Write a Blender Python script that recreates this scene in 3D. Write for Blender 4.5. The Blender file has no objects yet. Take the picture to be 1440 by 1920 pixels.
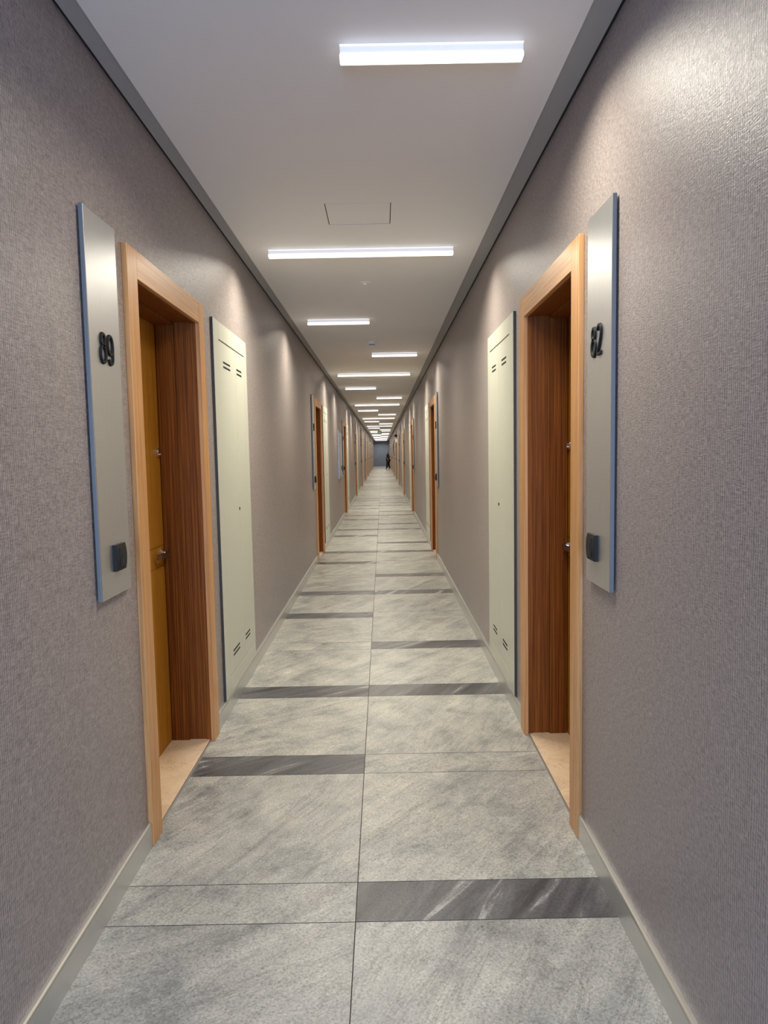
import bpy, bmesh, math, random
from mathutils import Vector, Matrix
random.seed(7)
SC = bpy.context.scene
COL = SC.collection

# ------------------------------------------------------------------ camera
CAM_H = 1.42
F_PX, PITCH, YAW, ROLL = 1336.14, 0.0825214, 0.000723, -0.0185052
cp, sp = math.cos(PITCH), math.sin(PITCH)
fwd = Vector((math.sin(YAW)*cp, math.cos(YAW)*cp, -sp))
rt = Vector((math.cos(YAW), -math.sin(YAW), 0)); up = rt.cross(fwd)
r2 = rt*math.cos(ROLL) + up*math.sin(ROLL)
u2 = -rt*math.sin(ROLL) + up*math.cos(ROLL)
cam_d = bpy.data.cameras.new('camera'); cam = bpy.data.objects.new('camera', cam_d); COL.objects.link(cam)
cam_d.sensor_fit = 'VERTICAL'; cam_d.sensor_height = 24.0
cam_d.lens = F_PX/1920.0*24.0
cam_d.clip_start = 0.05; cam_d.clip_end = 300
M = Matrix((r2, u2, -fwd)).transposed().to_4x4(); M.translation = Vector((0, 0, CAM_H))
cam.matrix_world = M
SC.camera = cam

# ------------------------------------------------------------------ world, exposure
SC.view_settings.view_transform = 'Standard'
SC.view_settings.look = 'None'
SC.view_settings.gamma = 1.0
SC.view_settings.use_curve_mapping = False
SC.view_settings.exposure = 0.0
w = bpy.data.worlds.new('world'); SC.world = w; w.use_nodes = True
w.node_tree.nodes['Background'].inputs[0].default_value = (0.55, 0.70, 1.0, 1)
w.node_tree.nodes['Background'].inputs[1].default_value = 0.8

# plan of the corridor (metres, camera at x = y = 0, looking along +y)
WL, WR = -0.8824, 0.7055          # wall planes
HC = 2.659                        # ceiling height
YB, YE = -2.6, 70.0               # wall behind the camera, end wall
GX = -0.108                       # centre grout line
MOD = 6.8                         # door module
NMOD = 10
LAMP_COL = (1.0, 0.93, 0.79)
LAMP_W = 36.0                     # watts per metre of tube
DAY_COL = (0.45, 0.62, 1.0)
DAY_W = 240.0

# daylight through the window behind the camera
al = bpy.data.lights.new('daylight', 'AREA'); al.shape = 'RECTANGLE'; al.size = 1.3; al.size_y = 2.0
al.energy = DAY_W; al.color = DAY_COL
ao = bpy.data.objects.new('daylight', al); COL.objects.link(ao)
ao.location = (GX, YB-0.35, 1.45); ao.rotation_euler = (math.pi/2, 0, 0)   # -Z axis towards +y
ao.rotation_euler = (math.radians(90), 0, 0)

# ------------------------------------------------------------------ helpers
def new_mat(name):
    m = bpy.data.materials.new(name); m.use_nodes = True
    nt = m.node_tree; b = nt.nodes['Principled BSDF']
    return m, nt, b
def N(nt, t, **kw):
    n = nt.nodes.new(t)
    for k, v in kw.items():
        if k in n.inputs: n.inputs[k].default_value = v
        else: setattr(n, k, v)
    return n
def L(nt, a, b): nt.links.new(a, b)
def coords(nt, scale=(1, 1, 1), rot=(0, 0, 0), src='Object'):
    tc = N(nt, 'ShaderNodeTexCoord'); mp = N(nt, 'ShaderNodeMapping')
    mp.inputs['Scale'].default_value = scale; mp.inputs['Rotation'].default_value = rot
    L(nt, tc.outputs[src], mp.inputs['Vector']); return mp.outputs[0]
def ramp(nt, fac, stops):
    r = N(nt, 'ShaderNodeValToRGB'); e = r.color_ramp.elements
    while len(e) < len(stops): e.new(0.5)
    for el, (p, c) in zip(e, stops):
        el.position = p; el.color = (*c, 1) if len(c) == 3 else c
    L(nt, fac, r.inputs[0]); return r.outputs[0]
def plain(name, c, rough=0.5, metal=0.0, spec=0.5, coat=0.0):
    m, nt, b = new_mat(name)
    b.inputs['Base Color'].default_value = (*c, 1); b.inputs['Roughness'].default_value = rough
    b.inputs['Metallic'].default_value = metal; b.inputs['Specular IOR Level'].default_value = spec
    b.inputs['Coat Weight'].default_value = coat
    n = N(nt, 'ShaderNodeTexNoise', Scale=14.0, Detail=3.0); L(nt, coords(nt), n.inputs['Vector'])
    mr = N(nt, 'ShaderNodeMapRange'); L(nt, n.outputs[0], mr.inputs[0])
    mr.inputs['To Min'].default_value = max(0, rough-0.01); mr.inputs['To Max'].default_value = rough+0.01
    L(nt, mr.outputs[0], b.inputs['Roughness'])
    return m
def emit(name, c, s):
    m, nt, b = new_mat(name)
    b.inputs['Base Color'].default_value = (0.8, 0.8, 0.8, 1)
    b.inputs['Emission Color'].default_value = (*c, 1); b.inputs['Emission Strength'].default_value = s
    return m

def wood(name, c1, c2, c3, sc=1.0, rough=0.42, axis='z'):
    m, nt, b = new_mat(name)
    s = {'z': (90*sc, 90*sc, 1.6), 'y': (90*sc, 1.6, 90*sc)}[axis]
    v = coords(nt, s)
    n = N(nt, 'ShaderNodeTexNoise', Scale=1.0, Detail=4.0, Roughness=0.6, Distortion=0.3); L(nt, v, n.inputs['Vector'])
    v2 = coords(nt, (s[0]*4, s[1]*4 if axis == 'z' else s[1]*4, s[2]*4))
    n2 = N(nt, 'ShaderNodeTexNoise', Scale=1.0, Detail=2.0); L(nt, v2, n2.inputs['Vector'])
    mx = N(nt, 'ShaderNodeMath', operation='MULTIPLY_ADD'); mx.inputs[1].default_value = 0.35
    L(nt, n2.outputs[0], mx.inputs[0]); L(nt, n.outputs[0], mx.inputs[2])
    col = ramp(nt, mx.outputs[0], [(0.45, c1), (0.66, c2), (0.85, c3)])
    L(nt, col, b.inputs['Base Color'])
    b.inputs['Roughness'].default_value = rough; b.inputs['Specular IOR Level'].default_value = 0.5 if rough < 0.5 else 0.2
    b.inputs['Coat Weight'].default_value = 0.12 if rough < 0.5 else 0.0
    b.inputs['Coat Roughness'].default_value = 0.25
    bp = N(nt, 'ShaderNodeBump', Strength=0.12, Distance=0.002); L(nt, mx.outputs[0], bp.inputs['Height'])
    L(nt, bp.outputs[0], b.inputs['Normal'])
    return m

def wallpaper(name, c1, c2):
    m, nt, b = new_mat(name)
    # fine vertical ribs, slightly wandering
    tc = N(nt, 'ShaderNodeTexCoord'); sx = N(nt, 'ShaderNodeSeparateXYZ'); L(nt, tc.outputs['Object'], sx.inputs[0])
    wn = N(nt, 'ShaderNodeTexNoise', Scale=1.0, Detail=2.0); L(nt, coords(nt, (3, 14, 5)), wn.inputs['Vector'])
    ad = N(nt, 'ShaderNodeMath', operation='MULTIPLY_ADD'); ad.inputs[1].default_value = 0.016
    L(nt, wn.outputs[0], ad.inputs[0]); L(nt, sx.outputs['Y'], ad.inputs[2])
    ml = N(nt, 'ShaderNodeMath', operation='MULTIPLY'); ml.inputs[1].default_value = 2*math.pi/0.0085
    L(nt, ad.outputs[0], ml.inputs[0])
    sn = N(nt, 'ShaderNodeMath', operation='SINE'); L(nt, ml.outputs[0], sn.inputs[0])
    rib = N(nt, 'ShaderNodeMath', operation='MULTIPLY_ADD'); rib.inputs[1].default_value = 0.5; rib.inputs[2].default_value = 0.5
    L(nt, sn.outputs[0], rib.inputs[0])
    # woven flecks: short vertical and short horizontal strokes
    v1 = N(nt, 'ShaderNodeTexNoise', Scale=1.0, Detail=2.0, Roughness=0.7); L(nt, coords(nt, (200, 420, 60)), v1.inputs['Vector'])
    v2 = N(nt, 'ShaderNodeTexNoise', Scale=1.0, Detail=2.0, Roughness=0.7); L(nt, coords(nt, (200, 45, 330)), v2.inputs['Vector'])
    a1 = N(nt, 'ShaderNodeMath', operation='ADD'); L(nt, v1.outputs[0], a1.inputs[0]); L(nt, v2.outputs[0], a1.inputs[1])
    a2 = N(nt, 'ShaderNodeMath', operation='MULTIPLY_ADD'); a2.inputs[1].default_value = 0.32
    L(nt, rib.outputs[0], a2.inputs[0]); L(nt, a1.outputs[0], a2.inputs[2])
    colf = N(nt, 'ShaderNodeMapRange'); colf.inputs['From Min'].default_value = 0.75; colf.inputs['From Max'].default_value = 1.57
    L(nt, a2.outputs[0], colf.inputs[0])
    col = ramp(nt, colf.outputs[0], [(0.0, c1), (1.0, c2)])
    L(nt, col, b.inputs['Base Color'])
    b.inputs['Roughness'].default_value = 0.37; b.inputs['Specular IOR Level'].default_value = 0.55
    bp = N(nt, 'ShaderNodeBump', Strength=0.8, Distance=0.0011); L(nt, a2.outputs[0], bp.inputs['Height'])
    L(nt, bp.outputs[0], b.inputs['Normal'])
    return m

def floor_tile():
    m, nt, b = new_mat('stone_tile')
    at = N(nt, 'ShaderNodeVertexColor', layer_name='tile')
    sp_ = N(nt, 'ShaderNodeSeparateColor'); L(nt, at.outputs[0], sp_.inputs[0])
    tc = N(nt, 'ShaderNodeTexCoord')
    # per-tile offset and turn
    off = N(nt, 'ShaderNodeCombineXYZ')
    for i, k in ((0, 37.0), (1, 91.0), (2, 53.0)):
        mm = N(nt, 'ShaderNodeMath', operation='MULTIPLY'); mm.inputs[1].default_value = k
        L(nt, sp_.outputs[0], mm.inputs[0]); L(nt, mm.outputs[0], off.inputs[i])
    va = N(nt, 'ShaderNodeVectorMath', operation='ADD'); L(nt, tc.outputs['Object'], va.inputs[0]); L(nt, off.outputs[0], va.inputs[1])
    ro = N(nt, 'ShaderNodeVectorRotate', rotation_type='Z_AXIS')
    an = N(nt, 'ShaderNodeMapRange'); an.inputs['To Min'].default_value = math.radians(-62); an.inputs['To Max'].default_value = math.radians(-28)
    L(nt, sp_.outputs[2], an.inputs[0]); L(nt, an.outputs[0], ro.inputs['Angle']); L(nt, va.outputs[0], ro.inputs['Vector'])
    mp = N(nt, 'ShaderNodeMapping'); mp.inputs['Scale'].default_value = (1.3, 9.0, 3.0); L(nt, ro.outputs[0], mp.inputs['Vector'])
    ve = N(nt, 'ShaderNodeTexNoise', Scale=1.0, Detail=6.0, Roughness=0.62, Distortion=0.9); L(nt, mp.outputs[0], ve.inputs['Vector'])
    cl = N(nt, 'ShaderNodeTexNoise', Scale=5.0, Detail=8.0, Roughness=0.7); L(nt, va.outputs[0], cl.inputs['Vector'])
    gr = N(nt, 'ShaderNodeTexNoise', Scale=130.0, Detail=4.0, Roughness=0.75); L(nt, va.outputs[0], gr.inputs['Vector'])
    vcol = ramp(nt, ve.outputs[0], [(0.28, (0.24, 0.24, 0.23)), (0.40, (0.385, 0.38, 0.35)), (0.55, (0.44, 0.435, 0.395)), (0.72, (0.54, 0.53, 0.48))])
    ccol = ramp(nt, cl.outputs[0], [(0.30, (0.50, 0.53, 0.55)), (0.50, (0.90, 0.905, 0.90)), (0.70, (1.16, 1.13, 1.06))])
    gcol = ramp(nt, gr.outputs[0], [(0.30, (0.38, 0.38, 0.38)), (0.44, (0.86, 0.86, 0.86)), (0.54, (1.02, 1.02, 1.02)), (0.68, (1.30, 1.30, 1.28))])
    m1 = N(nt, 'ShaderNodeMix', data_type='RGBA', blend_type='MULTIPLY'); m1.inputs[0].default_value = 1
    L(nt, vcol, m1.inputs[6]); L(nt, ccol, m1.inputs[7])
    m2 = N(nt, 'ShaderNodeMix', data_type='RGBA', blend_type='MULTIPLY'); m2.inputs[0].default_value = 1
    L(nt, m1.outputs[2], m2.inputs[6]); L(nt, gcol, m2.inputs[7])
    tv = N(nt, 'ShaderNodeMapping'); tv.inputs['Scale'].default_value = (1.0, 5.0, 2.0); L(nt, ro.outputs[0], tv.inputs['Vector'])
    tn = N(nt, 'ShaderNodeTexNoise', Scale=1.3, Detail=9.0, Roughness=0.72, Distortion=1.8); L(nt, tv.outputs[0], tn.inputs['Vector'])
    tcol = ramp(nt, tn.outputs[0], [(0.455, (1, 1, 1)), (0.49, (0.50, 0.50, 0.50)), (0.51, (1.14, 1.13, 1.10)), (0.55, (1, 1, 1))])
    m5 = N(nt, 'ShaderNodeMix', data_type='RGBA', blend_type='MULTIPLY'); m5.inputs[0].default_value = 0.55
    L(nt, m2.outputs[2], m5.inputs[6]); L(nt, tcol, m5.inputs[7])
    # dark strips: darker slate with pale veins
    dcol = ramp(nt, ve.outputs[0], [(0.34, (0.025, 0.025, 0.028)), (0.50, (0.085, 0.085, 0.09)), (0.58, (0.125, 0.125, 0.125)), (0.66, (0.40, 0.40, 0.38))])
    m4 = N(nt, 'ShaderNodeMix', data_type='RGBA', blend_type='MULTIPLY'); m4.inputs[0].default_value = 1
    L(nt, dcol, m4.inputs[6]); L(nt, gcol, m4.inputs[7])
    m3 = N(nt, 'ShaderNodeMix', data_type='RGBA'); L(nt, sp_.outputs[1], m3.inputs[0])
    L(nt, m5.outputs[2], m3.inputs[6]); L(nt, m4.outputs[2], m3.inputs[7])
    L(nt, m3.outputs[2], b.inputs['Base Color'])
    rr = N(nt, 'ShaderNodeMapRange'); rr.inputs['To Min'].default_value = 0.20; rr.inputs['To Max'].default_value = 0.44
    L(nt, cl.outputs[0], rr.inputs[0]); L(nt, rr.outputs[0], b.inputs['Roughness'])
    b.inputs['Specular IOR Level'].default_value = 0.5
    hs = N(nt, 'ShaderNodeMath', operation='MULTIPLY_ADD'); hs.inputs[1].default_value = 0.5
    L(nt, gr.outputs[0], hs.inputs[0]); L(nt, ve.outputs[0], hs.inputs[2])
    bp = N(nt, 'ShaderNodeBump', Strength=0.45, Distance=0.003); L(nt, hs.outputs[0], bp.inputs['Height'])
    L(nt, bp.outputs[0], b.inputs['Normal'])
    return m

def brushed(name, c, rough):
    m, nt, b = new_mat(name)
    n = N(nt, 'ShaderNodeTexNoise', Scale=1.0, Detail=3.0); L(nt, coords(nt, (700, 900, 9)), n.inputs['Vector'])
    col = ramp(nt, n.outputs[0], [(0.3, tuple(x*0.93 for x in c)), (0.7, c)]); L(nt, col, b.inputs['Base Color'])
    b.inputs['Metallic'].default_value = 0.92; b.inputs['Roughness'].default_value = rough
    bp = N(nt, 'ShaderNodeBump', Strength=0.10, Distance=0.0004); L(nt, n.outputs[0], bp.inputs['Height'])
    L(nt, bp.outputs[0], b.inputs['Normal'])
    return m

def marble(name):
    m, nt, b = new_mat(name)
    v = coords(nt, (3, 3, 3))
    n = N(nt, 'ShaderNodeTexNoise', Scale=1.6, Detail=7.0, Roughness=0.65, Distortion=1.2); L(nt, v, n.inputs['Vector'])
    vo = N(nt, 'ShaderNodeTexVoronoi', feature='DISTANCE_TO_EDGE', Scale=2.2)
    mxv = N(nt, 'ShaderNodeVectorMath', operation='ADD'); L(nt, v, mxv.inputs[0]); L(nt, n.outputs['Color'], mxv.inputs[1])
    L(nt, mxv.outputs[0], vo.inputs['Vector'])
    c1 = ramp(nt, n.outputs[0], [(0.3, (0.62, 0.46, 0.30)), (0.7, (0.78, 0.62, 0.44))])
    c2 = ramp(nt, vo.outputs[0], [(0.0, (0.72, 0.66, 0.58)), (0.02, (1, 1, 1))])
    mx = N(nt, 'ShaderNodeMix', data_type='RGBA', blend_type='MULTIPLY'); mx.inputs[0].default_value = 1
    L(nt, c1, mx.inputs[6]); L(nt, c2, mx.inputs[7]); L(nt, mx.outputs[2], b.inputs['Base Color'])
    b.inputs['Roughness'].default_value = 0.3
    return m

def painted(name, c, bump=0.04, scale=350, rough=0.7):
    m, nt, b = new_mat(name)
    n = N(nt, 'ShaderNodeTexNoise', Scale=float(scale), Detail=3.0); L(nt, coords(nt), n.inputs['Vector'])
    col = ramp(nt, n.outputs[0], [(0.3, tuple(x*0.97 for x in c)), (0.7, c)]); L(nt, col, b.inputs['Base Color'])
    b.inputs['Roughness'].default_value = rough
    bp = N(nt, 'ShaderNodeBump', Strength=bump, Distance=0.001); L(nt, n.outputs[0], bp.inputs['Height'])
    L(nt, bp.outputs[0], b.inputs['Normal'])
    return m

M_WALL = wallpaper('taupe_wallpaper', (0.115, 0.098, 0.094), (0.50, 0.43, 0.398))
M_END = wallpaper('blue_grey_wallpaper', (0.075, 0.100, 0.145), (0.145, 0.18, 0.24))
M_TILE = floor_tile()
M_GROUT = plain('dark_grout', (0.07, 0.065, 0.06), 0.9)
M_CEIL = painted('ceiling_paint', (0.80, 0.775, 0.745))
M_BAND = painted('grey_edge_band', (0.36, 0.35, 0.335))  # edge bands in a darker grey than the ceiling
M_GAP = plain('shadow_gap_black', (0.012, 0.011, 0.010), 0.9)
M_CASE = wood('light_teak', (0.41, 0.185, 0.056), (0.54, 0.262, 0.084), (0.64, 0.335, 0.125))
M_CASEH = wood('light_teak_crossgrain', (0.41, 0.185, 0.056), (0.54, 0.262, 0.084), (0.64, 0.335, 0.125), axis='y')
M_JAMB = wood('dark_teak', (0.080, 0.019, 0.002), (0.170, 0.048, 0.004), (0.285, 0.092, 0.010), sc=2.2, rough=0.55)
M_LEAF = wood('amber_teak', (0.28, 0.105, 0.009), (0.40, 0.165, 0.014), (0.50, 0.225, 0.026), sc=1.5, rough=0.5)
M_STEEL = brushed('brushed_steel', (0.70, 0.705, 0.70), 0.37)
M_EDGE = plain('satin_aluminium', (0.17, 0.18, 0.18), 0.5, 0.3)
M_BASE = brushed('baseboard_aluminium', (0.66, 0.655, 0.63), 0.36)
M_CAB = plain('cream_green_enamel', (0.52, 0.525, 0.435), 0.33, 0.0, 0.5, 0.0)
M_CABB = plain('cabinet_backing', (0.015, 0.015, 0.012), 0.8)  # near-black, painting shade into the seams between frame and doors
M_CSIDE = plain('side_shade_olive', (0.055, 0.052, 0.042), 0.6, 0.2)  # dark tone painting the shade on the cabinet's near side
M_BLACK = plain('black_plastic', (0.006, 0.006, 0.006), 0.6, 0.0, 0.25)
M_SWITCH = plain('charcoal_plastic', (0.018, 0.017, 0.015), 0.6, 0.0, 0.25)
M_SWITCHD = plain('switch_mark_black', (0.006, 0.006, 0.006), 0.5)
M_CHROME = plain('polished_chrome', (0.80, 0.79, 0.76), 0.10, 1.0)
M_HANDLE = plain('dull_steel_handle', (0.30, 0.28, 0.25), 0.30, 1.0)
M_MARBLE = marble('beige_marble')
M_DIFF = emit('opal_diffuser', (1.0, 0.98, 0.96), 1.9)
M_GHOST = emit('ghost_line_glow', (1.0, 0.92, 0.86), 0.55)  # added glow imitating the ghost line above each lamp
M_HOUS = emit('white_housing_added_glow', (1.0, 0.92, 0.88), 0.22)  # white housing with a faint warm glow added to brighten it
M_WHITE = plain('white_plastic', (0.75, 0.73, 0.68), 0.45)
M_GREEN = emit('exit_sign_green', (0.02, 0.30, 0.10), 0.28)
M_SIGNH = plain('dark_green_sign_housing', (0.02, 0.055, 0.035), 0.5)
M_GLASSW = None

def boxes(name, lst, mat, parent=None, bevel=0.0, mats=None, segs=1):
    """lst: (x0,x1,y0,y1,z0,z1) boxes in one mesh"""
    bm = bmesh.new()
    for bx in lst:
        x0, x1, y0, y1, z0, z1 = bx[:6]
        x0, x1 = min(x0, x1), max(x0, x1); y0, y1 = min(y0, y1), max(y0, y1); z0, z1 = min(z0, z1), max(z0, z1)
        v = [bm.verts.new(p) for p in ((x0, y0, z0), (x1, y0, z0), (x1, y1, z0), (x0, y1, z0), (x0, y0, z1), (x1, y0, z1), (x1, y1, z1), (x0, y1, z1))]
        for q in ((0, 3, 2, 1), (4, 5, 6, 7), (0, 1, 5, 4), (1, 2, 6, 5), (2, 3, 7, 6), (3, 0, 4, 7)):
            f = bm.faces.new([v[i] for i in q])
            if len(bx) > 6: f.material_index = bx[6]
    if bevel > 0:
        bmesh.ops.bevel(bm, geom=list(bm.edges), offset=bevel, segments=segs, profile=0.5, affect='EDGES', clamp_overlap=True)
    return link(name, bm, mat, parent)
def link(name, bm, mat, parent=None, smooth=False):
    me = bpy.data.meshes.new(name); bm.to_mesh(me); bm.free()
    for mm in (mat if isinstance(mat, (list, tuple)) else [mat]): me.materials.append(mm)
    if smooth:
        for p in me.polygons: p.use_smooth = True
    o = bpy.data.objects.new(name, me); COL.objects.link(o)
    if parent is not None: o.parent = parent
    return o
def empty(name, loc=(0, 0, 0)):
    o = bpy.data.objects.new(name, None); COL.objects.link(o); o.location = loc; o.empty_display_size = 0.1; return o
def tag(o, label=None, cat=None, group=None, kind=None):
    if label: o['label'] = label
    if cat: o['category'] = cat
    if group: o['group'] = group
    if kind: o['kind'] = kind
    return o
def copy_tree(o, parent=None):
    c = o.copy(); COL.objects.link(c)
    if parent is not None: c.parent = parent
    for ch in [k for k in bpy.data.objects if k.parent == o]: copy_tree(ch, c)
    return c
def cyl(bm, p0, p1, r0, r1=None, n=20, cap=True):
    p0, p1 = Vector(p0), Vector(p1); r1 = r0 if r1 is None else r1
    d = (p1-p0).normalized(); a = d.orthogonal().normalized(); b = d.cross(a)
    A = [bm.verts.new(p0+(a*math.cos(t)+b*math.sin(t))*r0) for t in [2*math.pi*i/n for i in range(n)]]
    B = [bm.verts.new(p1+(a*math.cos(t)+b*math.sin(t))*r1) for t in [2*math.pi*i/n for i in range(n)]]
    for i in range(n): bm.faces.new((A[i], A[(i+1) % n], B[(i+1) % n], B[i]))
    if cap: bm.faces.new(A[::-1]); bm.faces.new(B)

ORD = ['first', 'second', 'third', 'fourth', 'fifth', 'sixth', 'seventh', 'eighth', 'ninth', 'tenth', 'eleventh', 'twelfth',
       'thirteenth', 'fourteenth', 'fifteenth', 'sixteenth', 'seventeenth', 'eighteenth', 'nineteenth', 'twentieth',
       'twenty-first', 'twenty-second', 'twenty-third', 'twenty-fourth', 'twenty-fifth', 'twenty-sixth', 'twenty-seventh',
       'twenty-eighth', 'twenty-ninth', 'thirtieth']

# ------------------------------------------------------------------ floor
def make_floor():
    bm = bmesh.new(); cl = bm.loops.layers.color.new('tile')
    g = 0.0016
    rnd = random.Random(3)
    def tile(x0, x1, y0, y1, dark):
        vs = [bm.verts.new(p) for p in ((x0+g, y0+g, 0), (x1-g, y0+g, 0), (x1-g, y1-g, 0), (x0+g, y1-g, 0))]
        f = bm.faces.new(vs); c = (rnd.random(), dark, rnd.random(), 1)
        for lp in f.loops: lp[cl] = c
        f.material_index = 0
        # bevelled rim down to the grout
        b = 0.0014
        ws = [bm.verts.new(p) for p in ((x0+g-b, y0+g-b, -0.003), (x1-g+b, y0+g-b, -0.003), (x1-g+b, y1-g+b, -0.003), (x0+g-b, y1-g+b, -0.003))]
        for i in range(4):
            q = bm.faces.new((ws[i], ws[(i+1) % 4], vs[(i+1) % 4], vs[i])); q.material_index = 1
    k = -5
    XL0, XR0 = WL-0.20, WR+0.20
    while True:
        y0 = 2.058+k*1.009
        if y0 > YE: break
        d = {0: (0, 1), 1: (1, 0), 2: (1, 1)}[k % 3]
        for (a, b_, dk) in ((XL0, GX, d[0]), (GX, XR0, d[1])):
            tile(a, b_, y0, y0+0.202, dk); tile(a, b_, y0+0.202, y0+1.009, 0)
        k += 1
    z = -0.002
    vs = [bm.verts.new(p) for p in ((XL0-.1, YB-.6, z), (XR0+.1, YB-.6, z), (XR0+.1, YE+.3, z), (XL0-.1, YE+.3, z))]
    f = bm.faces.new(vs); f.material_index = 1
    o = link('floor', bm, [M_TILE, M_GROUT]); tag(o, 'grey stone tiled corridor floor with dark cross strips', 'floor', kind='structure')
make_floor()

# ------------------------------------------------------------------ walls with door openings
OY0, OY1, OZ = 2.572, 3.494, 2.085         # opening of the first door
def make_wall(side):
    s = 1 if side == 'left' else -1
    X = WL if s == 1 else WR
    lst = []; t = 0.22*s
    y = YB
    for k in range(NMOD):
        a, b = OY0+MOD*k, OY1+MOD*k
        lst.append((X-t, X, y, a, 0, HC+0.10)); lst.append((X-t, X, a, b, OZ, HC+0.10)); y = b
    lst.append((X-t, X, y, YE+0.1, 0, HC+0.10))
    o = boxes('wall_'+side, lst, M_WALL)
    tag(o, 'long %s corridor wall in ribbed taupe wallpaper' % side, 'wall', kind='structure')
make_wall('left'); make_wall('right')
o = boxes('wall_end', [(WL-0.3, WR+0.3, YE, YE+0.15, 0, HC+0.1)], M_END); tag(o, 'dark blue-grey wall closing the far end of the corridor', 'wall', kind='structure')
# wall behind the camera with a window for the daylight
wx0, wx1, wz0, wz1 = GX-0.62, GX+0.62, 0.35, 2.42
o = boxes('wall_back', [(WL-0.2, wx0, YB-0.15, YB, 0, HC+0.1), (wx1, WR+0.2, YB-0.15, YB, 0, HC+0.1),
                        (wx0, wx1, YB-0.15, YB, 0, wz0), (wx0, wx1, YB-0.15, YB, wz1, HC+0.1)], M_WALL)
tag(o, 'wallpapered wall behind the viewer around the window', 'wall', kind='structure')
win = empty('window_1', (GX, YB-0.1, wz0)); tag(win, 'tall window in the wall behind the viewer', 'window', kind='structure')
f = boxes('window_frame', [(-0.62, -0.57, -0.03, 0.03, 0, wz1-wz0), (0.57, 0.62, -0.03, 0.03, 0, wz1-wz0), (-0.57, 0.57, -0.03, 0.03, 0, 0.05),
                           (-0.57, 0.57, -0.03, 0.03, wz1-wz0-0.05, wz1-wz0)], M_EDGE, win, 0.003)
mg, ntg, bg = new_mat('window_glass')
tr = N(ntg, 'ShaderNodeBsdfTransparent'); gl = N(ntg, 'ShaderNodeBsdfGlossy', Roughness=0.02); mxs = N(ntg, 'ShaderNodeMixShader'); mxs.inputs[0].default_value = 0.06
L(ntg, tr.outputs[0], mxs.inputs[1]); L(ntg, gl.outputs[0], mxs.inputs[2]); L(ntg, mxs.outputs[0], ntg.nodes['Material Output'].inputs[0])
boxes('window_pane', [(-0.57, 0.57, -0.004, 0.004, 0.05, wz1-wz0-0.05)], mg, win)

# ------------------------------------------------------------------ ceiling, edge bands
CX0, CX1 = -0.808, 0.609
PX0, PX1, PY0, PY1 = -0.267, 0.066, 3.655, 3.985        # hatch
o = boxes('ceiling', [(CX0, CX1, YB, PY0, HC, HC+0.10), (CX0, PX0, PY0, PY1, HC, HC+0.10), (PX1, CX1, PY0, PY1, HC, HC+0.10), (CX0, CX1, PY1, YE, HC, HC+0.10),
                      (PX0, PX1, PY0, PY1, HC+0.03, HC+0.1)], M_CEIL)
tag(o, 'flat off-white corridor ceiling', 'ceiling', kind='structure')
for i, (a, b) in enumerate(((CX0, WL+0.012), (CX1, WR-0.012))):
    o = boxes('trim_%d' % (i+1), [(a, b, YB, YE, HC+0.008, HC+0.09), (b-0.0125, b+0.0125, YB, YE, HC+0.014, HC+0.02, 1)], [M_BAND, M_GAP])  # black strip in the gap at the wall paints its shadow line
    tag(o, 'grey ceiling edge strip along the %s wall' % ('left', 'right')[i], 'trim', kind='structure')
hatch = boxes('access_panel', [(PX0+0.004, PX1-0.004, PY0+0.0055, PY1-0.0055, HC+0.0005, HC+0.014)], M_CEIL, None, 0.001)
boxes('panel_gap_shade', [(PX0+0.0005, PX1-0.0005, PY0+0.0005, PY1-0.0005, HC+0.0025, HC+0.013)], M_GAP, hatch)  # black sheet added so the gap round the hatch looks shaded
tag(hatch, 'square flush access hatch in the ceiling just before the second lamp', 'access panel')

# ------------------------------------------------------------------ baseboards
def make_base(side):
    s = 1 if side == 'left' else -1; X = WL if s == 1 else WR
    bm = bmesh.new()
    segs = []; y = YB
    for k in range(NMOD):
        segs.append((y, 2.503+MOD*k)); y = 3.562+MOD*k
    segs.append((y, YE))
    prof = [(0, 0.0), (0.015, 0.0), (0.015, 0.080), (0.013, 0.088), (0.008, 0.092), (0, 0.092)]
    for a, b in segs:
        A = [bm.verts.new((X+s*u, a, z)) for u, z in prof]; B = [bm.verts.new((X+s*u, b, z)) for u, z in prof]
        n = len(prof)
        for i in range(n): bm.faces.new((A[i], A[(i+1) % n], B[(i+1) % n], B[i]))
        bm.faces.new(A); bm.faces.new(B)
    bmesh.ops.recalc_face_normals(bm, faces=bm.faces)
    o = link('baseboard_'+side, bm, M_BASE); tag(o, 'grey metal baseboard along the %s wall' % side, 'baseboard', kind='structure')
make_base('left'); make_base('right')
o = boxes('baseboard_end', [(WL+0.015, WR-0.015, YE-0.015, YE, 0, 0.12)], M_BASE); tag(o, 'pale baseboard at the foot of the far end wall', 'baseboard', kind='structure')

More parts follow.
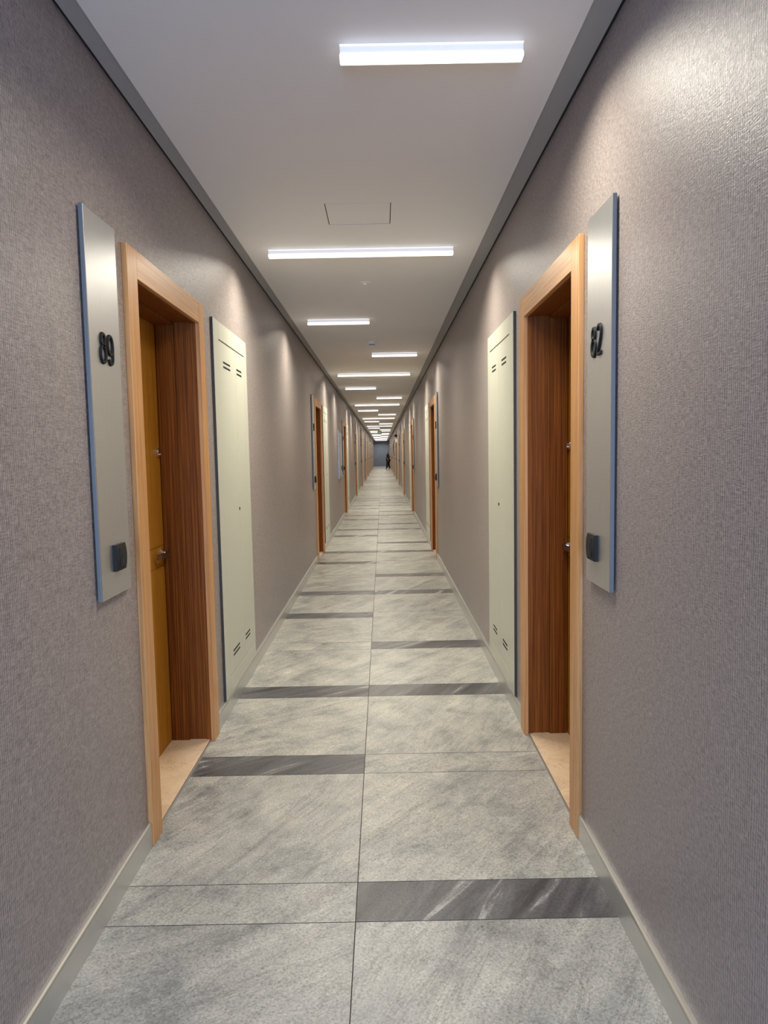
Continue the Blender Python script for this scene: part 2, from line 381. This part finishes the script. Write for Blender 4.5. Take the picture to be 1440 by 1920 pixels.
# ------------------------------------------------------------------ doors
def make_door(side, name):
    s = 1 if side == 'left' else -1; X = WL if s == 1 else WR
    y_c = 3.033
    root = empty(name, (X, y_c, 0))
    def B(nm, lst, mat, bev=0.0, par=None, segs=1):   # (u0,u1,y0,y1,z0,z1) u = towards corridor
        return boxes(nm, [(s*b[0], s*b[1], b[2]-y_c, b[3]-y_c, b[4], b[5]) for b in lst], mat, par or root, bev, segs=segs)
    y0, y1, i0, i1, zt, zi = 2.505, 3.560, 2.605, 3.462, 2.155, 2.055
    B('casing_stile', [(0.0, 0.020, y0, i0, 0, zt)], M_CASE, 0.0015)
    B('casing_stile', [(0.0, 0.020, i1, y1, 0, zt)], M_CASE, 0.0015)
    B('casing_head', [(0.0, 0.020, i0+0.0008, i1-0.0008, zi, zt)], M_CASEH, 0.0012)
    D = 0.19
    # jambs: front return strip, outer lining, inner rebate
    B('jamb', [(-0.022, 0.0, i0-0.03, i0+0.002, 0, zi+0.02), (-0.105, -0.022, i0-0.03, i0-0.004, 0, zi+0.02), (-D, -0.105, i0-0.03, i0+0.008, 0, zi+0.02)], M_JAMB, 0.0008)
    B('jamb', [(-0.022, 0.0, i1-0.002, i1+0.03, 0, zi+0.02), (-0.105, -0.022, i1+0.004, i1+0.03, 0, zi+0.02), (-D, -0.105, i1-0.008, i1+0.03, 0, zi+0.02)], M_JAMB, 0.0008)
    B('head_jamb', [(-0.022, 0.0, i0, i1, zi-0.002, zi+0.03), (-0.105, -0.022, i0, i1, zi+0.004, zi+0.03), (-D, -0.105, i0, i1, zi-0.010, zi+0.03)], M_JAMB, 0.0008)
    # leaf in three fields separated by fine grooves
    lx0, lx1 = -D-0.045, -D-0.004
    g = 0.003
    leaf = B('door_leaf', [(lx0, lx1, i0-0.02, i1+0.02, 0.012, 0.895), (lx0, lx1, i0-0.02, i1+0.02, 0.895+g, 0.992), (lx0, lx1, i0-0.02, i1+0.02, 0.992+g, zi+0.02),
                           (lx0, lx1-0.004, i0-0.02, i1+0.02, 0.89, 1.0)], M_LEAF, 0.0006)
    # chrome rosettes and lever
    yh = i1-0.040
    def rnd(nm, z, r, par, mat):
        bm = bmesh.new(); u = lx1
        cyl(bm, (s*u, yh-y_c, z), (s*(u+0.009), yh-y_c, z), r, r*0.96, 28); cyl(bm, (s*(u+0.009), yh-y_c, z), (s*(u+0.020), yh-y_c, z), r*0.66, r*0.55, 24)
        bmesh.ops.recalc_face_normals(bm, faces=bm.faces)
        return link(nm, bm, mat, par, False)
    rnd('door_lock', 1.442, 0.023, leaf, M_CHROME)
    h = rnd('door_handle', 0.958, 0.026, leaf, M_CHROME)
    bm = bmesh.new(); u = lx1+0.012
    cyl(bm, (s*u, yh-y_c, 0.958), (s*(u+0.020), yh-y_c, 0.955), 0.010, 0.010, 16)
    pts = [(u+0.020, 0.008), (u+0.023, -0.03), (u+0.023, -0.075), (u+0.020, -0.118), (u+0.010, -0.130)]
    prev = None
    for (uu, dy) in pts:
        ring = [bm.verts.new((s*(uu+a), yh-y_c+dy, 0.953+b)) for a, b in ((-0.005, -0.013), (0.005, -0.011), (0.006, 0.011), (-0.004, 0.013))]
        if prev:
            for i in range(4): bm.faces.new((prev[i], prev[(i+1) % 4], ring[(i+1) % 4], ring[i]))
        else: bm.faces.new(ring)
        prev = ring
    bm.faces.new(prev); bmesh.ops.recalc_face_normals(bm, faces=bm.faces)
    lv = link('lever', bm, M_HANDLE, leaf)
    # marble threshold with grey metal nosing
    B('threshold', [(-D-0.03, -0.006, i0-0.01, i1+0.01, 0.0, 0.010)], M_MARBLE, 0.001)
    B('threshold_edge', [(-0.006, 0.0035, i0, i1, 0.0, 0.010)], M_BASE, 0.001)
    return root

# ------------------------------------------------------------------ number plaques
def ell(cx, cy, rx, ry, a0, a1, n=22):
    return [(cx+rx*math.cos(math.radians(a0+(a1-a0)*i/n)), cy+ry*math.sin(math.radians(a0+(a1-a0)*i/n))) for i in range(n+1)]
DIG = {   # strokes in a 1 x 2 box
    '8': [(ell(0.5, 1.52, 0.33, 0.40, 0, 360), True), (ell(0.5, 0.60, 0.46, 0.56, 0, 360), True)],
    '9': [(ell(0.5, 1.32, 0.44, 0.62, 0, 360), True), ([(0.94, 1.32), (0.94, 0.9), (0.93, 0.6)]+ell(0.55, 0.52, 0.38, 0.46, 0, -160), False)],
    '2': [(ell(0.5, 1.52, 0.42, 0.44, 165, -20)+[(0.80, 1.10), (0.45, 0.50), (0.10, 0.10), (0.12, 0.08), (0.55, 0.07), (0.95, 0.12)], False)],
    '1': [([(0.2, 1.6), (0.5, 1.95), (0.5, 0.05)], False)],
    '3': [(ell(0.45, 1.5, 0.4, 0.45, 150, -80)+ell(0.45, 0.56, 0.46, 0.5, 80, -150), False)],
    '4': [([(0.7, 0.05), (0.7, 1.95), (0.05, 0.6), (0.98, 0.6)], False)],
    '5': [([(0.9, 1.92), (0.2, 1.92), (0.15, 1.1)]+ell(0.45, 0.62, 0.45, 0.56, 110, -150), False)],
    '6': [(ell(0.5, 0.6, 0.44, 0.55, 0, 360), True), ([(0.06, 0.6), (0.15, 1.3), (0.6, 1.95)], False)],
    '7': [([(0.05, 1.92), (0.95, 1.92), (0.4, 0.05)], False)],
    '0': [(ell(0.5, 1.0, 0.44, 0.93, 0, 360), True)],
}
def stroke(bm, pts, closed, half, u0, u1, tf):
    if closed: pts = pts[:-1]
    n = len(pts); rings = []
    for i, p in enumerate(pts):
        a = pts[(i-1) % n] if (closed or i > 0) else p
        b = pts[(i+1) % n] if (closed or i < n-1) else p
        d = Vector((b[0]-a[0], b[1]-a[1])).normalized(); nn = Vector((-d.y, d.x))
        q = Vector(p)
        rings.append([bm.verts.new(tf(*(q+nn*o), u)) for o, u in ((-half, u0), (-half, u1*0.8), (-half*0.6, u1), (half*0.6, u1), (half, u1*0.8), (half, u0))])
    m = n if closed else n-1
    for i in range(m):
        A, B = rings[i], rings[(i+1) % n]
        for j in range(6): bm.faces.new((A[j], A[(j+1) % 6], B[(j+1) % 6], B[j]))
    if not closed: bm.faces.new(rings[0]); bm.faces.new(rings[-1])

def digit_obj(ch, side, yc, z0, par, root_y):
    s = 1 if side == 'left' else -1
    W, H = 0.046, 0.047
    def tf(a, b, u):
        v = (a-0.5)*W
        return (s*u, (yc+v*s)-root_y, z0+b*H)
    bm = bmesh.new()
    k = 0.0056
    for pts, closed in DIG[ch]:
        # work in metric space so the stroke keeps its width
        P = [(x*W, y*H) for x, y in pts]
        stroke(bm, P, closed, k, 0.016, 0.025, lambda a, b, u: tf(a/W, b/H, u))
    bmesh.ops.recalc_face_normals(bm, faces=bm.faces)
    return link('digit', bm, M_BLACK, par)

def make_plaque(side, text, name='room_number_plaque', y0=2.15, y1=2.405, z0=0.98, z1=2.166):
    s = 1 if side == 'left' else -1; X = WL if s == 1 else WR
    ry = y0
    root = empty(name, (X, ry, z0))
    p = bpy.data.objects
    def B(nm, lst, mat, bev, par, segs=1):
        o = boxes(nm, [(s*b[0], s*b[1], b[2]-ry, b[3]-ry, b[4]-z0, b[5]-z0) for b in lst], mat, par, bev, segs=segs); return o
    B('mounting_bracket', [(0.0, 0.006, y0+0.03, y1-0.03, z0+0.04, z1-0.04)], M_GAP, 0, root)
    B('edge_profile', [(0.005, 0.0185, y0, y0+0.004, z0, z1)], M_EDGE, 0.0018, root, 2)
    B('steel_plate', [(0.006, 0.018, y0+0.0035, y1, z0, z1)], M_STEEL, 0.002, root, 2)
    yc = 2.2795 if s == 1 else 2.292
    zd = 1.715-z0
    # reading order: left wall +y, right wall -y
    offs = (-0.029, 0.029)
    for ch, dv in zip(text, offs):
        d = digit_obj(ch, side, yc+dv*s, zd, root, ry)
    # rocker switch
    ys = (2.292 if s == 1 else 2.3125)+(0.0)
    hw = 0.0425; zc = 1.101
    sw_bm = bmesh.new()
    def vb(u, y, z): return sw_bm.verts.new((s*u, y-ry, z-z0))
    n = 10; rows = []
    for i in range(n+1):
        t = -1+2*i/n; z = zc+t*hw; bulge = 0.030+0.0045*(1-t*t)
        rows.append((vb(0.018, ys-hw, z), vb(bulge-0.002, ys-hw, z), vb(bulge, ys-hw+0.002, z), vb(bulge, ys+hw-0.002, z), vb(bulge-0.002, ys+hw, z), vb(0.018, ys+hw, z)))
    for i in range(n):
        for j in range(6): sw_bm.faces.new((rows[i][j], rows[i][(j+1) % 6], rows[i+1][(j+1) % 6], rows[i+1][j]))
    sw_bm.faces.new(rows[0]); sw_bm.faces.new(rows[-1]); bmesh.ops.recalc_face_normals(sw_bm, faces=sw_bm.faces)
    sw = link('light_switch', sw_bm, M_SWITCH, root); sw['label'] = 'dark square rocker switch'
    rb = bmesh.new()
    def vr(u, y, z): return rb.verts.new((s*u, y-ry, z-z0))
    # rocker: plate tilted so that its lower part stands proud
    a, b = ys-0.022, ys+0.022; zb, zt = zc-0.030, zc+0.030
    V = [vr(0.034, a, zb), vr(0.034, b, zb), vr(0.033, b, zt), vr(0.033, a, zt), vr(0.0375, a, zb), vr(0.0375, b, zb), vr(0.0345, b, zt), vr(0.0345, a, zt)]
    for q in ((0, 3, 2, 1), (4, 5, 6, 7), (0, 1, 5, 4), (1, 2, 6, 5), (2, 3, 7, 6), (3, 0, 4, 7)): rb.faces.new([V[i] for i in q])
    bmesh.ops.recalc_face_normals(rb, faces=rb.faces); link('rocker', rb, M_SWITCH, sw)
    wb = bmesh.new()
    sd = -1 if s == 1 else -1
    ym = ys-0.004
    P = [(ym, zc+0.010), (ym+0.006, zc-0.022), (ym-0.006, zc-0.022)]
    A = [wb.verts.new((s*0.0362, y-ry, z-z0)) for y, z in P]; Bv = [wb.verts.new((s*0.0382, y-ry, z-z0)) for y, z in P]
    wb.faces.new(A); wb.faces.new(Bv)
    for i in range(3): wb.faces.new((A[i], A[(i+1) % 3], Bv[(i+1) % 3], Bv[i]))
    bmesh.ops.recalc_face_normals(wb, faces=wb.faces); link('switch_mark', wb, M_SWITCHD, sw)
    return root

# ------------------------------------------------------------------ service cabinets
def make_cabinet(side, name='service_cabinet'):
    s = 1 if side == 'left' else -1; X = WL if s == 1 else WR
    y0, y1, z0, z1 = 3.768, 4.665, 0.094, 2.142
    ym = 4.315 if s == 1 else 4.242
    sy0, sy1 = 3.885, 4.588
    root = empty(name, (X, y0, z0))
    def B(nm, lst, mat, bev, par, segs=1):
        return boxes(nm, [(s*b[0], s*b[1], b[2]-y0, b[3]-y0, b[4]-z0, b[5]-z0) for b in lst], mat, par, bev, segs=segs)
    B('cabinet_back', [(0.0, 0.0085, y0+0.002, y1-0.002, z0+0.002, z1-0.002)], M_CABB, 0, root)
    fr = B('cabinet_frame', [(0.002, 0.0145, y0, sy0-0.0012, z0, z1), (0.002, 0.0145, sy1+0.0012, y1, z0, z1), (0.002, 0.0143, sy0, sy1, 2.047, z1),
                        (0.002, 0.0143, sy0, sy1, z0, 0.187)], M_CAB, 0.0012, root)
    B('cabinet_side_shade', [(0.0, 0.0135, y0-0.0012, y0+0.001, z0, z1)], M_CSIDE, 0, root)  # thin strip added over the near side to paint its shade
    g = 0.0022
    for a, b, sa, sb in ((sy0+g, ym-g, 3.985, 4.165 if s == 1 else 4.135), (ym+g, sy1-g, (4.345), 4.49)):
        d = B('cabinet_door', [(0.003, 0.0135, a, b, 0.192, 2.041)], M_CAB, 0.001, root)
        for z in (1.930, 1.905, 0.306, 0.281): B('vent_slot', [(0.0128, 0.0141, sa, sb, z, z+0.0105)], M_BLACK, 0.0, d)
    kb = bmesh.new(); ky = (ym-0.02) if s == 1 else ym+0.012
    cyl(kb, (s*0.0128, ky-y0, 1.103-z0), (s*0.0165, ky-y0, 1.103-z0), 0.010, 0.009, 16); bmesh.ops.recalc_face_normals(kb, faces=kb.faces)
    link('key_lock', kb, M_BLACK, root)
    return root

door_n = 0
LDOOR = {}
for side in ('left', 'right'):
    d0 = make_door(side, 'door_1' if side == 'left' else 'door_2')
    c0 = make_cabinet(side)
    first_num = 89 if side == 'left' else 82
    for k in range(NMOD):
        dn = 2*k+(1 if side == 'left' else 2)
        d = d0 if k == 0 else copy_tree(d0)
        d.name = 'door_%d' % dn
        d.location.y = 3.033+MOD*k
        lab = ('recessed teak door of room %d, nearest door on the %s wall' % (first_num, side)) if k == 0 else \
              '%s recessed teak door from the front on the %s wall' % (ORD[k], side)
        tag(d, lab, 'door', 'recessed teak doors along the corridor', 'structure')
        c = c0 if k == 0 else copy_tree(c0)
        c.location.y = 3.768+MOD*k
        lab = 'tall cream service cabinet with vent slots beside the nearest door on the %s wall' % side if k == 0 else \
              '%s tall cream service cabinet from the front, just past a door on the %s wall' % (ORD[k], side)
        tag(c, lab, 'cabinet', 'cream service cabinets along the corridor')
        pl = make_plaque(side, '%02d' % ((first_num+2*k) % 100))
        pl.location.y = 2.15+MOD*k
        lab = 'tall brushed steel plaque reading %d with dark switch on the %s wall' % (first_num, side) if k == 0 else \
              '%s tall steel door plaque from the front on the %s wall' % (ORD[k], side)
        tag(pl, lab, 'plaque', 'steel room number plaques beside the doors')

# ------------------------------------------------------------------ framed panel on the left wall
fp = empty('framed_panel', (WL, 14.2, 0.92)); tag(fp, 'low steel panel in a dark frame on the left wall before the third door', 'panel')
boxes('panel_frame', [(0, 0.03, 0, 0.03, 0, 0.98), (0, 0.03, 0.97, 1.0, 0, 0.98), (0, 0.03, 0.03, 0.97, 0, 0.03), (0, 0.03, 0.03, 0.97, 0.95, 0.98)], M_HANDLE, fp, 0.003)
boxes('panel_plate', [(0.002, 0.018, 0.03, 0.97, 0.03, 0.95)], M_STEEL, fp, 0.001)
boxes('panel_switch', [(0.018, 0.03, 0.82, 0.90, 0.15, 0.25)], M_BLACK, fp, 0.003)

# ------------------------------------------------------------------ lamps
ly = [2.29, 4.45, 6.72, 8.99, 11.2, 13.5, 15.92, 18.14, 20.53, 22.77, 25.21, 27.57, 29.85, 32.45, 34.87, 37.37]
while ly[-1] < 67: ly.append(ly[-1]+2.42)
KIND = ['right', 'long', 'left']
SPAN = {'right': (-0.108, 0.453), 'long': (-0.670, 0.453), 'left': (-0.670, -0.098)}
def make_lamp(kind):
    x0, x1 = SPAN[kind]; xc = (x0+x1)/2; h = (x1-x0)/2
    r = empty('linear_ceiling_lamp', (xc, 0, HC))
    boxes('ghost_line_strip', [(-h, h, -0.018, 0.018, -0.0035, 0)], M_GHOST, r, 0.0008)  # added glowing strip for the ghost line, no real lamp part
    boxes('lamp_housing', [(-h+0.001, h-0.001, -0.015, 0.015, -0.025, -0.0035)], M_HOUS, r, 0.0008)
    boxes('lamp_diffuser', [(-h, h, -0.019, 0.019, -0.045, -0.025)], M_DIFF, r, 0.004, segs=2)
    ld = bpy.data.lights.new('lamp_light', 'AREA'); ld.shape = 'RECTANGLE'; ld.size = 2*h-0.01; ld.size_y = 0.034
    ld.energy = LAMP_W*(2*h); ld.color = LAMP_COL; ld.spread = math.radians(156)
    lo = bpy.data.objects.new('lamp_light', ld); COL.objects.link(lo); lo.parent = r; lo.location = (0, 0, -0.0462)
    return r
proto = {}
lamps = [(y, KIND[i % 3], i) for i, y in enumerate(ly)]
for y, kd, i in lamps:
    if kd not in proto: proto[kd] = o = make_lamp(kd)
    else: o = copy_tree(proto[kd])
    o.location.y = y
    nm = {'right': 'short bright linear ceiling lamp set right of centre', 'left': 'short bright linear ceiling lamp set left of centre', 'long': 'long bright linear ceiling lamp across the corridor'}[kd]
    if i is None: lab = 'short linear ceiling lamp directly above the viewer, left of centre'
    elif i == 0: lab = 'nearest ceiling lamp, a short bright bar right of centre'
    else: lab = nm+', %s lamp from the front' % (ORD[i] if i < len(ORD) else 'last')
    tag(o, lab, 'lamp', 'linear lamps along the corridor ceiling')

# ------------------------------------------------------------------ small ceiling fittings
bm = bmesh.new()
cyl(bm, (0, 0, 0), (0, 0, -0.004), 0.048, 0.044, 28); cyl(bm, (0, 0, -0.004), (0, 0, -0.016), 0.016, 0.012, 20)
bmesh.ops.recalc_face_normals(bm, faces=bm.faces)
o = link('sprinkler_head', bm, M_CEIL); o.location = (-0.105, 5.32, HC); tag(o, 'small flat sprinkler rose on the ceiling between the second and third lamps', 'sprinkler')
def detector(y, lab):
    r = empty('smoke_detector', (-0.096, y, HC)); tag(r, lab, 'smoke detector', 'smoke detectors on the ceiling')
    bm = bmesh.new(); cyl(bm, (0, 0, 0), (0, 0, -0.016), 0.062, 0.060, 32); cyl(bm, (0, 0, -0.016), (0, 0, -0.030), 0.052, 0.044, 32)
    bmesh.ops.recalc_face_normals(bm, faces=bm.faces); link('detector_base', bm, M_WHITE, r)
    bm = bmesh.new(); cyl(bm, (0, 0, -0.030), (0, 0, -0.041), 0.036, 0.036, 28); bmesh.ops.recalc_face_normals(bm, faces=bm.faces)
    link('sensor_grille', bm, M_BLACK, r)
    bm = bmesh.new(); cyl(bm, (0, 0, -0.041), (0, 0, -0.052), 0.040, 0.028, 28)
    for k in range(8):
        a = 2*math.pi*k/8; cyl(bm, (0.036*math.cos(a), 0.036*math.sin(a), -0.030), (0.036*math.cos(a), 0.036*math.sin(a), -0.042), 0.005, 0.005, 8)
    bmesh.ops.recalc_face_normals(bm, faces=bm.faces); link('sensor_cap', bm, M_WHITE, r)
detector(8.08, 'round white smoke detector on the ceiling just before the fourth lamp')

# exit sign hanging far down the corridor
r = empty('hanging_exit_sign', (-0.125, 36.6, HC)); tag(r, 'small dark green hanging sign below the ceiling far down the corridor', 'sign')
boxes('sign_housing', [(-0.10, 0.10, -0.02, 0.02, -0.27, -0.10)], M_SIGNH, r, 0.004)
boxes('sign_face', [(-0.085, 0.085, -0.024, -0.019, -0.255, -0.115)], M_GREEN, r)
for q in (-0.06, 0.06):
    bm = bmesh.new(); cyl(bm, (q, 0, 0), (q, 0, -0.105), 0.004, n=8); link('suspension_rod', bm, M_SIGNH, r)

# black box and white fitting high on the right wall
r = empty('emergency_light_box', (WR, 33.6, 2.16)); tag(r, 'small black box high on the right wall beyond the fifth door', 'wall box')
boxes('box_body', [(-0.115, 0, 0, 0.14, 0, 0.115)], M_BLACK, r, 0.004)
r = empty('wall_reel', (WR, 33.6, 1.84)); tag(r, 'white rounded fitting with a dark hanging strap below the black box, right wall', 'wall fitting')
bm = bmesh.new(); cyl(bm, (-0.10, 0.1, 0.14), (0, 0.1, 0.14), 0.10, 0.12, 24); bmesh.ops.recalc_face_normals(bm, faces=bm.faces)
link('reel_drum', bm, M_WHITE, r)
bm = bmesh.new()
pts = [(-0.10, 0.16), (-0.16, 0.08), (-0.185, -0.08), (-0.185, -0.25), (-0.165, -0.42), (-0.14, -0.55)]
for a, b in zip(pts[:-1], pts[1:]): cyl(bm, (a[0], 0.1, a[1]), (b[0], 0.1, b[1]), 0.014, n=8)
link('hanging_strap', bm, M_BLACK, r)

# ------------------------------------------------------------------ person at the far end
def skin_obj(name, chain, edges, mat, parent, lvl=2):
    me = bpy.data.meshes.new(name); me.from_pydata([c[:3] for c in chain], edges, []); me.materials.append(mat)
    o = bpy.data.objects.new(name, me); COL.objects.link(o)
    if parent: o.parent = parent
    md = o.modifiers.new('skin', 'SKIN')
    for i, c in enumerate(chain):
        sv = me.skin_vertices[0].data[i]; r = c[3]
        sv.radius = (r, r) if not isinstance(r, tuple) else r
    me.skin_vertices[0].data[0].use_root = True
    ss = o.modifiers.new('sub', 'SUBSURF'); ss.levels = lvl; ss.render_levels = lvl
    for p in me.polygons: p.use_smooth = True
    return o
M_SKIN = plain('skin', (0.35, 0.19, 0.13), 0.5)
M_CLOTH = plain('dark_navy_cloth', (0.012, 0.013, 0.022), 0.85)
M_HAIR = plain('dark_hair', (0.015, 0.011, 0.009), 0.6)
M_SHOE = plain('black_shoes', (0.01, 0.01, 0.01), 0.5)
# local frame: person walks towards -x, origin on the floor between the feet
J = [(0, 0, 0.88, (.13, .10)), (0, 0, 1.05, (.12, .09)), (-.02, 0, 1.25, (.15, .10)), (-.03, 0, 1.36, .07), (-.03, 0, 1.42, .05), (-.045, 0, 1.50, (.075, .085)), (-.045, 0, 1.59, (.07, .08)),
     (-.02, -.17, 1.33, .055), (.06, -.21, 1.08, .040), (.0, -.20, .86, .030), (-.01, -.20, .79, (.030, .016)),
     (-.02, .17, 1.33, .055), (-.07, .21, 1.08, .040), (-.19, .20, .88, .030), (-.23, .20, .83, (.030, .016)),
     (-.02, -.09, .80, .085), (-.10, -.09, .46, .058), (-.14, -.09, .10, .040), (-.25, -.09, .045, .030),
     (.02, .09, .80, .085), (.03, .09, .46, .058), (.12, .09, .11, .040), (.02, .09, .045, .030)]
E_ = [(0, 1), (1, 2), (2, 3), (3, 4), (4, 5), (5, 6), (2, 7), (7, 8), (8, 9), (9, 10), (2, 11), (11, 12), (12, 13), (13, 14), (0, 15), (15, 16), (16, 17), (17, 18), (0, 19), (19, 20), (20, 21), (21, 22)]
body = skin_obj('person', J, E_, M_SKIN, None)
body.location = (0.49, 61.5, 0)
tag(body, 'person in dark clothes stepping across the far right end of the corridor', 'person')
g_ = lambda r, k: tuple(x+k for x in r) if isinstance(r, tuple) else r+k
sub = [0, 1, 2, 3, 7, 8, 9, 11, 12, 13]; mp_ = {a: i for i, a in enumerate(sub)}
skin_obj('jacket', [(*J[i][:3], g_(J[i][3], .034)) for i in sub], [(mp_[a], mp_[b]) for a, b in E_ if a in mp_ and b in mp_], M_CLOTH, body)
sub = [0, 15, 16, 17, 19, 20, 21]; mp_ = {a: i for i, a in enumerate(sub)}
skin_obj('trousers', [(*J[i][:3], g_(J[i][3], .038)) for i in sub], [(mp_[a], mp_[b]) for a, b in E_ if a in mp_ and b in mp_], M_CLOTH, body)
for a, b in ((17, 18), (21, 22)):
    skin_obj('shoe', [(*J[a][:2], 0.07, .045), (*J[b][:2], .045, .040)], [(0, 1)], M_SHOE, body)
skin_obj('hair', [(-.03, 0, 1.57, .085), (-.01, 0, 1.63, .078)], [(0, 1)], M_HAIR, body)
for sgn in (-1, 1):
    for k in range(5):   # fingers
        px, pz = (-.01, .79) if sgn < 0 else (-.23, .83)
        y = sgn*.20
        skin_obj('finger', [(px-.012+.009*k, y, pz-.02, .007), (px-.014+.009*k, y, pz-.07+(0.03 if k == 0 else 0), .006)], [(0, 1)], M_SKIN, body, 1)
